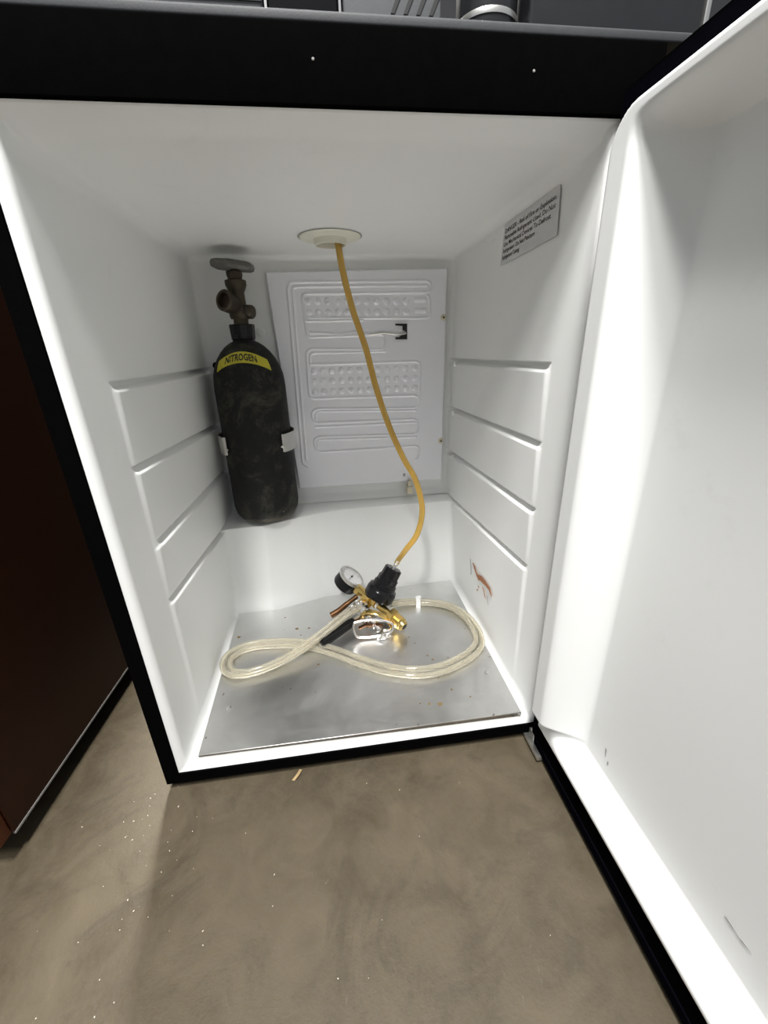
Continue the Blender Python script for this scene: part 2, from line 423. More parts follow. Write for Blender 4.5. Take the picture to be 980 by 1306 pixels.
# evaporator plate: embossed sheet, drawn in its own metric coordinates (x, z)
def evap():
    C4 = np.array([(.1452, .667), (.4955, .6711), (.4935, .2385), (.1640, .2404)])   # TL TR BR BL
    nu, nv = 330, 420
    u, v = np.meshgrid(np.linspace(0, 1, nu), np.linspace(0, 1, nv), indexing='ij')
    X = (1-u)*(1-v)*C4[0, 0]+u*(1-v)*C4[1, 0]+u*v*C4[2, 0]+(1-u)*v*C4[3, 0]
    Z = (1-u)*(1-v)*C4[0, 1]+u*(1-v)*C4[1, 1]+u*v*C4[2, 1]+(1-u)*v*C4[3, 1]
    H = np.zeros_like(X)
    # projective map from the pattern drawing to metres on the sheet, fixed by its four corners
    src = [(62, 95), (880, 75), (850, 1018), (213, 1062)]; A_ = []; b_ = []
    dst = [(.1452, .667), (.4955, .6711), (.4919, .2400), (.1621, .2404)]
    for (p, q), (X_, Z_) in zip(src, dst):
        A_ += [[p, q, 1, 0, 0, 0, -X_*p, -X_*q], [0, 0, 0, p, q, 1, -Z_*p, -Z_*q]]; b_ += [X_, Z_]
    hm = np.linalg.solve(np.array(A_, float), np.array(b_))
    def pt(cx, cy):
        w_ = hm[6]*cx+hm[7]*cy+1
        return np.array([(hm[0]*cx+hm[1]*cy+hm[2])/w_, (hm[3]*cx+hm[4]*cy+hm[5])/w_])
    def ridge(pts, hw=.0032, h=.0026):
        P = [pt(*p) for p in pts]
        # round the corners
        Q = [P[0]]
        for a, b, c in zip(P[:-2], P[1:-1], P[2:]):
            for t in (0.0, .25, .5, .75, 1.0):
                ra = b+(a-b)*min(.5, .006/max(1e-6, np.linalg.norm(a-b))); rc = b+(c-b)*min(.5, .006/max(1e-6, np.linalg.norm(c-b)))
                Q.append((1-t)**2*ra+2*t*(1-t)*b+t*t*rc)
        Q.append(P[-1])
        dm = np.full(X.shape, 9.0)
        for a, b in zip(Q[:-1], Q[1:]):
            d = b-a; L = d@d+1e-12
            t = np.clip(((X-a[0])*d[0]+(Z-a[1])*d[1])/L, 0, 1)
            dm = np.minimum(dm, np.hypot(X-a[0]-t*d[0], Z-a[1]-t*d[1]))
        return h*(0.5+0.5*np.cos(PI*np.clip(dm/hw, 0, 1)))
    R = []
    R.append([(256, 962), (232, 950), (164, 168), (176, 140), (790, 134), (806, 150), (800, 180), (786, 186), (238, 192), (229, 208), (250, 372), (262, 386), (585, 374), (601, 386), (600, 428), (588, 441), (264, 438), (248, 455), (262, 646), (276, 659), (735, 645), (752, 658), (750, 688), (736, 701), (292, 705), (272, 722), (278, 756), (292, 768), (732, 751), (748, 764), (746, 806), (732, 818), (300, 830), (282, 846), (290, 886), (304, 898), (738, 870), (753, 882), (748, 924), (738, 932)])
    R.append([(248, 930), (186, 172), (196, 160), (786, 155)])
    R.append([(246, 314), (500, 309)]); R.append([(258, 300), (790, 300), (801, 290), (797, 208), (786, 196)])
    R.append([(266, 366), (330, 367), (395, 374), (470, 362), (530, 372), (580, 356), (640, 362), (690, 356)])
    R.append([(266, 505), (264, 468), (278, 456), (600, 449)]); R.append([(266, 508), (742, 493), (757, 506), (752, 650)])
    R.append([(292, 755), (290, 728), (302, 716), (735, 711)]); R.append([(292, 786), (736, 765)])
    R.append([(300, 884), (296, 852), (308, 842), (738, 830)])
    for r in R: H = np.maximum(H, ridge(r))
    for (a, b, c, d) in ((722, 203, 790, 235), (722, 250, 790, 283)):
        H = np.maximum(H, ridge([(a+14, (b+d)/2), (c-14, (b+d)/2)], .0062, .0030))
    def dots(xs_, y0, slope):
        nonlocal H
        for cx in xs_:
            p = pt(cx, y0+slope*(cx-xs_[0])); d = np.hypot(X-p[0], Z-p[1])
            H = np.maximum(H, .0030*(1-sstep(.0034, .0072, d))+.0006*(1-sstep(0, .0034, d)))
    dots(np.linspace(255, 694, 11), 225, 0); dots(np.linspace(259, 694, 11), 276, -.01)
    dots(np.linspace(280, 732, 12), 538, -.033); dots(np.linspace(284, 732, 12), 583, -.033); dots(np.linspace(288, 732, 12), 629, -.04)
    d_edge = np.minimum(np.minimum(u*.34, (1-u)*.34), np.minimum(v*.43, (1-v)*.43))
    Y = 0.4720-H+.004*np.clip(1-d_edge/.0016, 0, 1)
    V = np.stack([X, Y, Z], -1).reshape(-1, 3)
    idx = np.arange(nu*nv).reshape(nu, nv)
    F = np.stack([idx[:-1, :-1], idx[:-1, 1:], idx[1:, 1:], idx[1:, :-1]], -1).reshape(-1, 4)
    # back sheet so it has thickness
    b = [(C4[i, 0], .4762, C4[i, 1]) for i in range(4)]; k = len(V)
    V = np.concatenate([V, b]); F = np.concatenate([F, [[k, k+1, k+2, k+3]]])
    ev = mesh_obj('evaporator_plate', V, F, M['evap'], fr)
    # printed black bracket mark around the capillary joint
    def poly(name, pts, mat, y=.4706, th=.0006):
        P = [pt(*p) for p in pts]; n = len(P)
        W = [(p[0], y-th, p[1]) for p in P]+[(p[0], y, p[1]) for p in P]
        MB().add(W, [tuple(range(n)), tuple(range(2*n-1, n-1, -1))]+[(i, i+n, (i+1) % n+n, (i+1) % n) for i in range(n)]).build(name, mat, ev, smooth=False)
    poly('joint_mark', [(644, 325), (697, 325), (697, 395), (645, 395), (645, 386), (662, 385), (670, 376), (686, 374), (692, 362), (676, 354), (676, 336), (644, 333)], M['ink'], .4690)
    MB().add(*tube(smooth_path([(pt(530, 374)[0], .4700, pt(530, 374)[1]), (pt(600, 368)[0], .4680, pt(600, 368)[1]), (pt(650, 374)[0], .4670, pt(650, 374)[1]), (pt(692, 368)[0], .470, pt(692, 368)[1])]), .0022, 8)).build('capillary_tube', M['steel'], ev)
    p = pt(685, 1000)
    MB().add(*box((p[0], .4712, p[1]), (.0045, .0014, .0055))).build('clip', M['greyink'], ev)
    MB().add(*box((p[0], .4702, p[1]), (.0022, .0008, .0030))).build('clip_face', M['evap'], ev)
    for q in ((860, 297), (848, 848)):
        p = pt(*q)
        MB().add(*lathe([(.0062, 0), (.0062, .0010), (.0036, .0026)], (p[0], .4722, p[1]), (0, -1, 0), 20)).build('screw', M['cream'], ev)
        MB().add(*lathe([(.0022, 0), (.0022, .0004)], (p[0], .4696, p[1]), (0, -1, 0), 10)).build('screw_socket', M['ink'], ev)
    for (x, z) in ((.20, .62), (.45, .62), (.22, .28), (.45, .28)):
        MB().add(*lathe([(.005, 0), (.005, .0105)], (x, .4765, z), (0, 1, 0), 12)).build('standoff', M['cream'], ev)
evap()
MB().add(*bx(.408, .422, .455, .478, .214, .232, .002)).add(*bx(.411, .419, .458, .470, .230, .246, .001)).build('drain_clip', M['cream'], fr)
# shelf pegs below the ledges on the right wall
for (y, z) in ((.440, .497), (.445, .399), (.440, .3035)):
    MB().add(*box((.5075, y, z-.003), (.007, .005, .010), bev=.0015)).build('shelf_peg', M['white'], fr)
# tower collar in the ceiling
cc = (.2665, .3465)
cz = .7010-.006*cc[1]/DU
MB().add(*lathe([(.0255, .004), (.048, .001), (.0490, -.0005), (.0475, -.0022), (.036, -.0030), (.0262, -.0035), (.0250, -.0120), (.0232, -.0125), (.0222, -.0110), (.0218, .006)], (*cc, cz), seg=64, cap=False)).build('tower_collar', M['collar'], fr)
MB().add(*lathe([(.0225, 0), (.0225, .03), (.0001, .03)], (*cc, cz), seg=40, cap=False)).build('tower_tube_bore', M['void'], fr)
MB().add(*lathe([(.048, 0), (.0500, -.0008), (.0510, 0)], (*cc, cz), seg=64, cap=False)).build('collar_gap', M['mark'], fr)
# warning sticker
ST = [Vector((.5092, .2308, .6862)), Vector((.5092, .0832, .6894)), Vector((.5092, .0795, .6421)), Vector((.5092, .2379, .6375))]
def st(u, v, lift=0.0):
    p = ST[0]*(1-u)*(1-v)+ST[1]*u*(1-v)+ST[2]*u*v+ST[3]*(1-u)*v; return Vector((p.x-lift, p.y, p.z))
q = [st(0, 0), st(1, 0), st(1, 1), st(0, 1)]; q2 = [st(0, 0, .0005), st(1, 0, .0005), st(1, 1, .0005), st(0, 1, .0005)]
stk = MB().add(q+q2, [(0, 1, 2, 3), (7, 6, 5, 4)]+[(i, (i+1) % 4, (i+1) % 4+4, i+4) for i in range(4)]).build('warning_sticker', M['sticker'], fr, smooth=False)
lines = ['DANGER - Risk of Fire or Explosion.', 'Flammable Refrigerant Used. Do Not', 'Use Mechanical Devices To Defrost', 'Refrigerator. Do Not Puncture', 'Refrigerant Tubing.']
mb = MB()
for i, s in enumerate(lines):
    V, F = text_pts(s, 1.0, bold=.012)
    wmax = max(v[0] for v in V); tw = [.93, .92, .86, .62, .36][i]; u0 = .035
    mb.add([st(u0+v[0]/wmax*tw, .235+i*.163-v[1]*.155, .0008) for v in V], F)
mb.build('sticker_lettering', M['greyink'], stk, smooth=False)
# rust scrape on the right wall
def decal(name, polys, mat, x, parent, th=.0003):
    for P in polys:
        mb = MB()
        n = len(P); W = [(x-th, a, b) for a, b in P]+[(x, a, b) for a, b in P]
        mb.add(W, [tuple(range(n)), tuple(range(2*n-1, n-1, -1))]+[(i, i+n, (i+1) % n+n, (i+1) % n) for i in range(n)])
        mb.build(name, mat, parent, smooth=False)
WX = .5068
from_px = lambda L: L
decal('rust_scrape', [
    [(.2760, .1225), (.2716, .1245), (.2600, .1225), (.2530, .1165), (.2470, .1135), (.2420, .1150), (.2230, .1225), (.2040, .1235), (.1800, .1225), (.1700, .1130), (.1720, .1105), (.1840, .1160), (.1990, .1150), (.2150, .1120), (.2300, .1090), (.2360, .1050), (.2480, .1075), (.2600, .1140), (.2700, .1200)],
    [(.2360, .0940), (.2310, .0930), (.2330, .0900), (.2380, .0905)], [(.2410, .0830), (.2370, .0820), (.2400, .0780), (.2450, .0800)], [(.2180, .1030), (.2100, .1030), (.2000, .0950), (.1960, .0890), (.2000, .0900), (.2080, .0980)]],
    M['rust'], WX, ln, .0004)
decal('grey_scrape', [[(.2900, .1250), (.2870, .1235), (.2800, .1050), (.2790, .0930), (.2815, .0925), (.2830, .1040)], [(.1940, .1000), (.1900, .0990), (.1820, .0860), (.1830, .0850)]], M['mark'], WX, ln)
# cylinder bracket: spring clip on the back wall
TX, TY = .0985, .4205
for sgn in (-1, 1):
    P = []
    for a in np.linspace(175, 50, 22):
        t = math.radians(a); r = .0735
        P.append((TX+sgn*r*math.sin(t), min(TY-r*math.cos(t), .484), .366))
    hd = Vector((sgn*math.sin(math.radians(50)), -math.cos(math.radians(50)), 0))
    P.append(tuple(Vector(P[-1])+Vector((-sgn*.0045, 0.001, 0)))); 
    if sgn > 0: V, F = strip(P, (0, 0, .034))
    else: V, F = strip(P, (0, 0, .034), th=-.0015)
    b = MB().add(V, F).build('cylinder_bracket', M['steel'], fr)
    e = Vector(P[-1])
    MB().add(*lathe([(.0035, 0), (.0035, .002), (.002, .004)], (e.x, e.y-.001, .360), (-sgn*.3, -1, 0), 14)).build('bolt', M['chrome'], b)
# hinge at the lower right corner
MB().add(*bx(.500, .530, -.045, .010, -.024, -.0185)).build('hinge_plate', M['steel'], fr, smooth=False)
MB().add(*lathe([(.006, -.024), (.006, -.008), (.004, -.006)], (.514, -.028, 0), seg=16)).add(*bx(.506, .520, -.020, -.004, -.0185, -.006, .001)).build('hinge_pin', M['steel'], fr)

# door, swung open 90 degrees
dm = MB().add(*bx(.5365, .590, -.620, -.012, -.0215, .7255, .004))
for b in ((-.620, -.012, -.0215, .0225), (-.620, -.012, .7085, .7255), (-.620, -.586, .0225, .7085), (-.025, -.012, .0225, .7085)): dm.add(*bx(.5085, .5375, *b))
dr = dm.build('door', M['black'], fr)
def ring(y0, y1, z0, z1, wdt, x0, x1):
    mb = MB()
    for b in ((y0, y1, z0, z0+wdt), (y0, y1, z1-wdt, z1), (y0, y0+wdt, z0+wdt, z1-wdt), (y1-wdt, y1, z0+wdt, z1-wdt)):
        mb.add(*bx(x0, x1, b[0], b[1], b[2], b[3]))
    return mb
ring(-.612, -.0125, -.0195, .7225, .012, .5065, .5090).build('door_gasket', M['gasket'], dr, smooth=False)
def door_liner():
    y0, y1, z0, z1 = -.585, -.026, .0235, .7075
    ys = np.concatenate([np.linspace(y0, y0+.01, 6), np.linspace(y0+.014, -.150, 90), np.linspace(-.147, -.035, 76), np.linspace(-.034, y1, 8)])
    zs = np.concatenate([np.linspace(z0, z0+.008, 6), np.linspace(z0+.0095, .110, 60), np.linspace(.114, .62, 120), np.linspace(.622, z1-.008, 46), np.linspace(z1-.0065, z1, 6)])
    Y, Z = np.meshgrid(ys, zs, indexing='ij')
    # recess
    dt = z1-Z; db = Z-z0; dh = y1-Y; df = Y-y0
    # rounded corners: combine distances
    def comb(a, b, r=.03): return np.where((a < r) & (b < r), r-np.hypot(r-np.minimum(a, r), r-np.minimum(b, r)), np.minimum(a, b))
    rt = sstep(.016, .036, dt); rb = sstep(.007, .034, db); rf = sstep(.012, .05, df); rh = sstep(.030, .068, dh)
    inner_ = rt*rb*rf*rh
    X = .5035+.0300*inner_
    # raised ridge along the hinge side and the top, ending short of the bottom edge
    eh = comb(dt, dh, .035)
    ridge = sstep(0, .010, eh)*(1-rt*rh)*np.maximum(sstep(.034, .042, db)*(dh < .09), sstep(.60, .66, Z))
    X -= .0165*ridge
    # corner rounding of the outline
    e = comb(comb(dt, dh, .035), comb(db, df, .02), .0001); e = np.minimum(comb(dt, dh, .035), np.minimum(db, df))
    X += .0045*(1-sstep(0, .004, e))
    keep = e > -.0005
    V = np.stack([X, Y, Z], -1).reshape(-1, 3)
    n, m = X.shape; idx = np.arange(n*m).reshape(n, m)
    k = keep[:-1, :-1] & keep[1:, :-1] & keep[:-1, 1:] & keep[1:, 1:]
    F = np.stack([idx[:-1, :-1], idx[:-1, 1:], idx[1:, 1:], idx[1:, :-1]], -1)[k]
    u, inv = np.unique(F, return_inverse=True)
    return mesh_obj('door_liner', V[u], inv.reshape(F.shape), M['white'], dr)
dl = door_liner()
ORG_l = dl
decal('door_scuff', [[(-.1215, .0915), (-.1235, .0905), (-.1245, .0800), (-.1232, .0830)], [(-.1290, .0795), (-.1305, .0770), (-.1300, .0730), (-.1285, .0760)], [(-.2770, .0940), (-.2780, .0925), (-.2930, .0915), (-.3000, .0935), (-.2900, .0922)]], M['mark'], .5330, dr)

# ------------------------------------------------------------------ aluminium floor plate inside
pl = top('metal_plate', (.26, .19, .0035), 'thin scratched aluminium plate lying on the fridge floor', 'plate')
poly = [(.026, .010), (.4965, .007), (.4985, .392), (.205, .3745), (.104, .3425), (.020, .3430)]
n = len(poly); W = [(x, y, .0125) for x, y in poly]+[(x, y, .0142) for x, y in poly]
MB().add(W, [tuple(range(n-1, -1, -1)), tuple(range(n, 2*n))]+[(i, (i+1) % n, (i+1) % n+n, i+n) for i in range(n)]).build('plate_sheet', M['plate'], pl, smooth=False)
# folded front lip with rounded lower corners
L = [(.0262, .0135), (.0262, .0085), (.0290, .0045), (.034, .0037), (.489, .0037), (.4938, .0045), (.4963, .0085), (.4963, .0135)]
V = []; 
for dy in (0.0, .0015):
    V += [(x, .0090-.003*(x-.026)/.47+dy, z) for x, z in L]
n = len(L); MB().add(V, [tuple(range(n)), tuple(range(2*n-1, n-1, -1))]+[(i, i+n, (i+1) % n+n, (i+1) % n) for i in range(n)]).build('front_lip', alu('lip_aluminium', False, (.62, .60, .58), (.12, .2)), pl, smooth=False)
for (x, y) in ((.0515, .0872), (.4745, .0924)):
    MB().add(*lathe([(.0042, .0142), (.0036, .0152), (.0015, .0156)], (x, y, 0), seg=18)).build('rivet', M['chrome'], pl)
rnd = random.Random(8)
mb = MB()
for (x, y, r) in ((.3801, .041, .0048), (.3633, .0437, .0028), (.349, .047, .0015), (.405, .066, .0022), (.391, .094, .0014), (.1465, .268, .0042), (.170, .266, .003), (.155, .247, .0018), (.035, .262, .004), (.12, .31, .002), (.362, .205, .0016), (.370, .186, .0015), (.385, .150, .002), (.392, .138, .0026), (.42, .139, .0014), (.19, .16, .0022), (.43, .047, .0016)):
    pts = [(x+math.cos(2*PI*k/9)*r*rnd.uniform(.7, 1.2), y+math.sin(2*PI*k/9)*r*rnd.uniform(.6, 1.0)) for k in range(9)]
    mb.add([(a, b, .01425) for a, b in pts]+[(a, b, .01445) for a, b in pts], [tuple(range(8, -1, -1)), tuple(range(9, 18))]+[(i, (i+1) % 9, (i+1) % 9+9, i+9) for i in range(9)])
mb.build('dried_drip', simple('dried_brown_drip', (.20, .145, .07), .45, .2, .3, 200, .2), pl, kind='stuff')

# ------------------------------------------------------------------ gas cylinder
TZ = .2030
tk = top('gas_cylinder', (TX, TY, TZ), 'scuffed black gas cylinder with a yellow shoulder label on the rear step', 'gas cylinder')
R = .0655
shoulder = [(R, .262), (R*.992, .275), (.0635, .288), (.0590, .303), (.0525, .316), (.0440, .328), (.0350, .337), (.0260, .343), (.0195, .346)]
prof = [(.020, .004), (.034, .0), (.047, .0015), (.057, .008), (.0628, .018), (R, .032)]+shoulder
MB().add(*lathe(prof, (TX, TY, TZ), seg=72)).build('cylinder_body', M['tank'], tk, sharp=60)
MB().add(*lathe([(.0195, .343), (.0200, .348), (.0215, .350), (.0228, .372), (.0220, .374), (.0140, .3745)], (TX, TY, TZ), seg=12)).build('neck_collar', M['gloss'], tk, sharp=20)
def sp(ang, s):
    """point on the shoulder: angle from front, s = 0 bottom .. 1 top"""
    hh = .3100+.0180*s-.0240*(ang/1.1)**2
    r = np.interp(hh, [p[1] for p in shoulder], [p[0] for p in shoulder])
    return r, hh
def shp(ang, s, lift):
    r, hh = sp(ang, s); r += lift; hh += lift
    return (TX+r*math.sin(ang), TY-r*math.cos(ang), TZ+hh)
nA, nS = 40, 6; V = []; F = []
a0, a1 = math.radians(-50), math.radians(50)
for lift in (.0002, .0008):
    for i in range(nA+1):
        for j in range(nS+1): V.append(shp(a0+(a1-a0)*i/nA, j/nS, lift))
k = (nA+1)*(nS+1)
for i in range(nA):
    for j in range(nS):
        a = i*(nS+1)+j; F.append((a+k, a+nS+1+k, a+nS+2+k, a+1+k)); F.append((a+1, a+nS+2, a+nS+1, a))
yl = MB().add(V, F).build('yellow_label', M['yellow'], tk, sharp=80)
V, F = text_pts('NITROGEN', 1.0, bold=.035); wmax = max(v[0] for v in V)
MB().add([shp(math.radians(-32)+v[0]/wmax*math.radians(60), .20+v[1]*.85, .0011) for v in V], F).build('label_lettering', M['ink'], yl, smooth=False)
# valve
vb = MB()
vb.add(*lathe([(.0130, .3745), (.0130, .383)], (TX, TY, TZ), seg=20))
vb.add(*lathe([(.0165, .383), (.0185, .388), (.0185, .396), (.0130, .405), (.0125, .425), (.0160, .432), (.0180, .437), (.0180, .444), (.0120, .446)], (TX, TY, TZ), seg=24))
vbo = vb.build('valve_body', M['valve'], tk)
ax = Vector((-.50, -.84, .20)).normalized(); c0 = Vector((TX-.001, TY-.002, TZ+.404))
MB().add(*lathe([(.012, .004), (.0150, .012), (.0175, .020), (.0175, .034), (.0158, .036), (.0122, .0355), (.0115, .022), (.0001, .021)], c0, ax, 28, cap=False)).build('valve_outlet', M['valve'], tk)
MB().add(*lathe([(.0119, 0), (.0001, .0002)], c0+ax*.026, ax, 24, cap=False)).build('outlet_bore', M['bore'], tk)
ax2 = Vector((.85, -.30, -.10)).normalized()
MB().add(*lathe([(.010, .004), (.0115, .012), (.0115, .024), (.0095, .027), (.004, .0275)], Vector((TX, TY, TZ+.396)), ax2, 22)).build('safety_plug', M['valve'], tk)
MB().add(*lathe([(.0120, .446), (.0125, .450), (.0135, .452), (.0135, .458), (.009, .460)], (TX, TY, TZ), seg=24)).build('stem_nut', M['valve'], tk)
# hand wheel, scalloped
ns = 90; V = []; F = []; wx, wy, wa = basis((.10, -.05, 1)); wc = Vector((TX-.001, TY, TZ+.462))
prof = [(.010, .000), (.030, -.002), (.0345, .000), (.0360, .005), (.0340, .010), (.0280, .012), (.0220, .0095), (.0120, .0100), (.0090, .0125), (.0060, .0140), (.0001, .0142)]
for r, h in prof:
    for i in range(ns):
        t = 2*PI*i/ns; f = 1+(.07*math.cos(6*t) if r > .024 else 0); V.append(wc+wx*r*f*math.cos(t)+wy*r*f*math.sin(t)+wa*h)
for j in range(len(prof)-1):
    for i in range(ns): F.append((j*ns+i, j*ns+(i+1) % ns, (j+1)*ns+(i+1) % ns, (j+1)*ns+i))
F.append(tuple(range(ns-1, -1, -1)))
MB().add(V, F).build('hand_wheel', M['wheel'], tk, sharp=50)
# black rubber bumper behind the shoulder, white suction dot on the wall
MB().add(*lathe([(.004, 0), (.0065, .002), (.0065, .008), (.003, .010)], (.034, .462, .5075), (0, -1, 0), 18)).build('bracket_knob', M['gasket'], fr)
MB().add(*tube([(.034, .460, .5075), (.034, .488, .5075)], .002, 8)).build('knob_stem', M['gasket'], fr)
MB().add(*lathe([(.009, 0), (.009, .0010), (.0075, .0022), (.004, .0026)], (.122, .4852, .5655), (0, -1, 0), 24)).build('wall_plug', M['white'], fr)

# ------------------------------------------------------------------ regulator
rg = top('gas_regulator', (.31, .27, .0142), 'brass gas regulator with round dial gauge and black bonnet lying on the plate', 'regulator')
S = Vector((.59564, -.76807, -.23512)); B = Vector((.52, .14, .84)); B = (B-S*B.dot(S)).normalized()
T = Vector((.284, .306, .060))
rb = MB()
rb.add(*lathe([(.0085, -.018), (.0085, .012)], T, S, 20))
rb.add(*lathe([(.0115, .010), (.0115, .042)], T, S, 6)).add(*lathe([(.0165, .012), (.0165, .030)], T-B*.0, S, 8))
rb.add(*lathe([(.0065, .040), (.0065, .046), (.0078, .047), (.0078, .086)], T, S, 24))
body = rb.build('regulator_body', M['brass'], rg, sharp=20)
MB().add(*lathe([(.0085, .0445), (.0088, .046), (.0088, .0485), (.0085, .049)], T, S, 24)).build('washer', M['dial'], rg)
MB().add(*lathe([(.012, .078), (.0160, .080), (.0160, .092), (.012, .094)], T, S, 6)).build('inlet_nut', M['brass'], rg, sharp=20)
th = [(.0125, .093)]
for k in range(9): th += [(.0132, .094+k*.0018), (.0124, .0949+k*.0018)]
th += [(.0128, .112), (.0105, .1135), (.0095, .1185), (.0070, .1195)]
MB().add(*lathe(th, T, S, 28)).build('threaded_end', M['brass'], rg, sharp=25)
MB().add(*lathe([(.0062, .1196), (.0050, .1199), (.0001, .1199)], T, S, 20)).build('inlet_bore', M['ink'], rg)
BP = Vector((.3080, .2790, .0530))
bn = [(.0200, .004), (.0290, .008), (.0310, .012), (.0310, .026), (.0295, .029), (.0290, .033), (.0245, .035), (.0240, .043), (.0215, .045)]
MB().add(*lathe(bn, BP, B, 40)).build('bonnet', M['gloss'], rg, sharp=25)
V = []; F = []; ns = 48
bxx, byy, _ = basis(B)
for r, h in ((.0195, .044), (.0195, .056), (.0170, .058), (.0165, .076), (.0150, .078), (.002, .078)):
    for i in range(ns):
        t = 2*PI*i/ns; f = 1+(.09 if (i//4) % 2 else 0); V.append(BP+B*h+bxx*r*f*math.cos(t)+byy*r*f*math.sin(t))
for j in range(5):
    for i in range(ns): F.append((j*ns+i, j*ns+(i+1) % ns, (j+1)*ns+(i+1) % ns, (j+1)*ns+i))
MB().add(V, F).build('adjusting_knob', M['gloss'], rg, sharp=25)
E0 = BP+B*.077
barb = [(.006, 0), (.006, .004), (.0044, .005), (.0044, .008), (.0052, .009), (.0042, .013), (.0050, .014), (.0038, .018), (.0035, .024)]
MB().add(*lathe(barb, E0, B, 20)).build('hose_barb', M['steel'], rg)
MB().add(*lathe([(.0115, .002), (.0115, .012), (.0095, .020), (.0095, .034), (.012, .036), (.012, .040)], BP, -(B*.2)+Vector((.75, .55, -.35)), 20)).build('outlet_fitting', M['gloss'], rg)
MB().add(*lathe([(.0125, .028), (.0135, .031), (.0135, .036), (.004, .038)], BP, -(B*.2)+Vector((.75, .55, -.35)), 24)).build('relief_valve', M['steel'], rg)
# gauge
gn = Vector((.653, -.141, .821)).normalized(); GC = Vector((.2585, .3375, .0740))
MB().add(*lathe([(.010, -.020), (.0255, -.0185), (.0270, -.015), (.0270, .006), (.0285, .007)], GC, gn, 48)).build('gauge_case', M['grip'], rg, sharp=30)
gz = MB().add(*lathe([(.0285, .0055), (.0292, .007), (.0292, .0115), (.0270, .0130), (.0250, .0120), (.0248, .0085)], GC, gn, 48, cap=False)).build('gauge_bezel', M['steel'], rg, sharp=30)
gd = MB().add(*lathe([(.0252, .0080), (.0252, .0090), (.0001, .0090)], GC, gn, 48, cap=False)).build('gauge_dial', M['dial'], rg)
gx, gy, _ = basis(gn)
mb = MB()
for k in range(21):
    t = math.radians(-45+270*k/20); d = gx*math.cos(t)+gy*math.sin(t); p = gn.cross(d)
    mb.add(*box(GC+gn*.0093+d*(.0215 if k % 5 else .0205), (.0032 if k % 5 else .0050, .0006, .0003), axes=(d, p, gn)))
mb.build('dial_marking', M['ink'], gd, smooth=False)
d = (gx*math.cos(2.9)+gy*math.sin(2.9)); p = gn.cross(d)
MB().add(*box(GC+gn*.0100+d*.005, (.024, .0010, .0006), axes=(d, p, gn))).add(*lathe([(.0022, .0090), (.0022, .0108)], GC, gn, 12)).build('gauge_needle', M['greyink'], gd, smooth=False)
gs = (T-GC); gs.normalize()
MB().add(*lathe([(.0055, .020), (.0055, .0285), (.0098, .029), (.0098, .039), (.0070, .040), (.0070, .052)], GC-gn*.006, gs, 6)).build('gauge_fitting', M['brass'], rg, sharp=20)
MB().add(*box(GC-gn*.012-gs*.0262, (.004, .004, .004), bev=.001)).build('gauge_plug', M['red'], rg)
# second outlet port seen edge on
Pp = T+S*.025-B*.004
MB().add(*lathe([(.0095, 0), (.0095, .016), (.0075, .017), (.0075, .030)], Pp, Vector((-.55, -.62, -.3)), 6)).build('outlet_port', M['brass'], rg, sharp=20)

# ------------------------------------------------------------------ amber gas hose from the ceiling to the regulator
Et = E0+B*.012
hp = [tuple(Et), tuple(Et+B*.010), (.3693, .262, .1740), (.3900, .262, .2040), (.4017, .272, .2489), (.3925, .290, .3014), (.3730, .302, .3399), (.3505, .318, .3958), (.3302, .332, .4641), (.3159, .342, .5295), (.2968, .350, .5920), (.2838, .353, .6512), (.2775, .353, .7040), (.2750, .353, .722)]
o = MB().add(*tube(smooth_path(hp, 8), .0054, 16, rin=.62)).build('gas_hose', M['amber'], origin=(.33, .30, .15), sharp=80)
o['label'] = 'amber translucent hose hanging from the ceiling hole to the regulator'; o['category'] = 'hose'

# ------------------------------------------------------------------ clear beer lines
A = [(.2803, .2846, .050), (.2437, .2562, .048), (.2122, .2299, .042), (.1794, .2065, .034), (.1470, .1851, .027), (.1133, .1690, .022), (.0761, .1580, .020), (.0490, .1600, .020), (.0360, .1770, .020), (.0375, .1990, .020), (.0600, .2150, .020), (.1000, .2170, .020), (.1592, .2060, .0195), (.2098, .1794, .0195), (.2636, .1402, .0195), (.3144, .1110, .0195), (.3722, .0977, .0195), (.4303, .1101, .020), (.4792, .1413, .020), (.4960, .1790, .020), (.4940, .2332, .020), (.4700, .2823, .020), (.4312, .3058, .020), (.3817, .3150, .0215), (.3450, .3080, .026), (.3180, .2960, .034)]
Pa = smooth_path(A, 7)
def offset_path(P, d, dz):
    out = []
    for i, p in enumerate(P):
        t = (P[min(i+1, len(P)-1)]-P[max(i-1, 0)]); n_ = Vector((t.y, -t.x, 0)).normalized(); f = i/(len(P)-1)
        out.append(p+n_*d(f)+Vector((0, 0, dz(f))))
    return out
inner = lambda f: -.0125+.0012*math.sin(9*f)
Pb = offset_path(Pa, inner, lambda f: .0012+.0015*math.sin(7*f)**2)
for P, lab in ((Pa, 'clear vinyl beer line on the plate making the outer right-hand loop and inner left-hand loop'), (Pb, 'clear vinyl beer line on the plate making the inner right-hand loop and outer left-hand loop')):
    o = MB().add(*tube(P, .0052, 18, rin=.56)).build('beer_line', M['clear'], origin=(.26, .18, .0142), sharp=80)
    o['label'] = lab; o['category'] = 'hose'; o['group'] = 'clear beer lines on the plate'
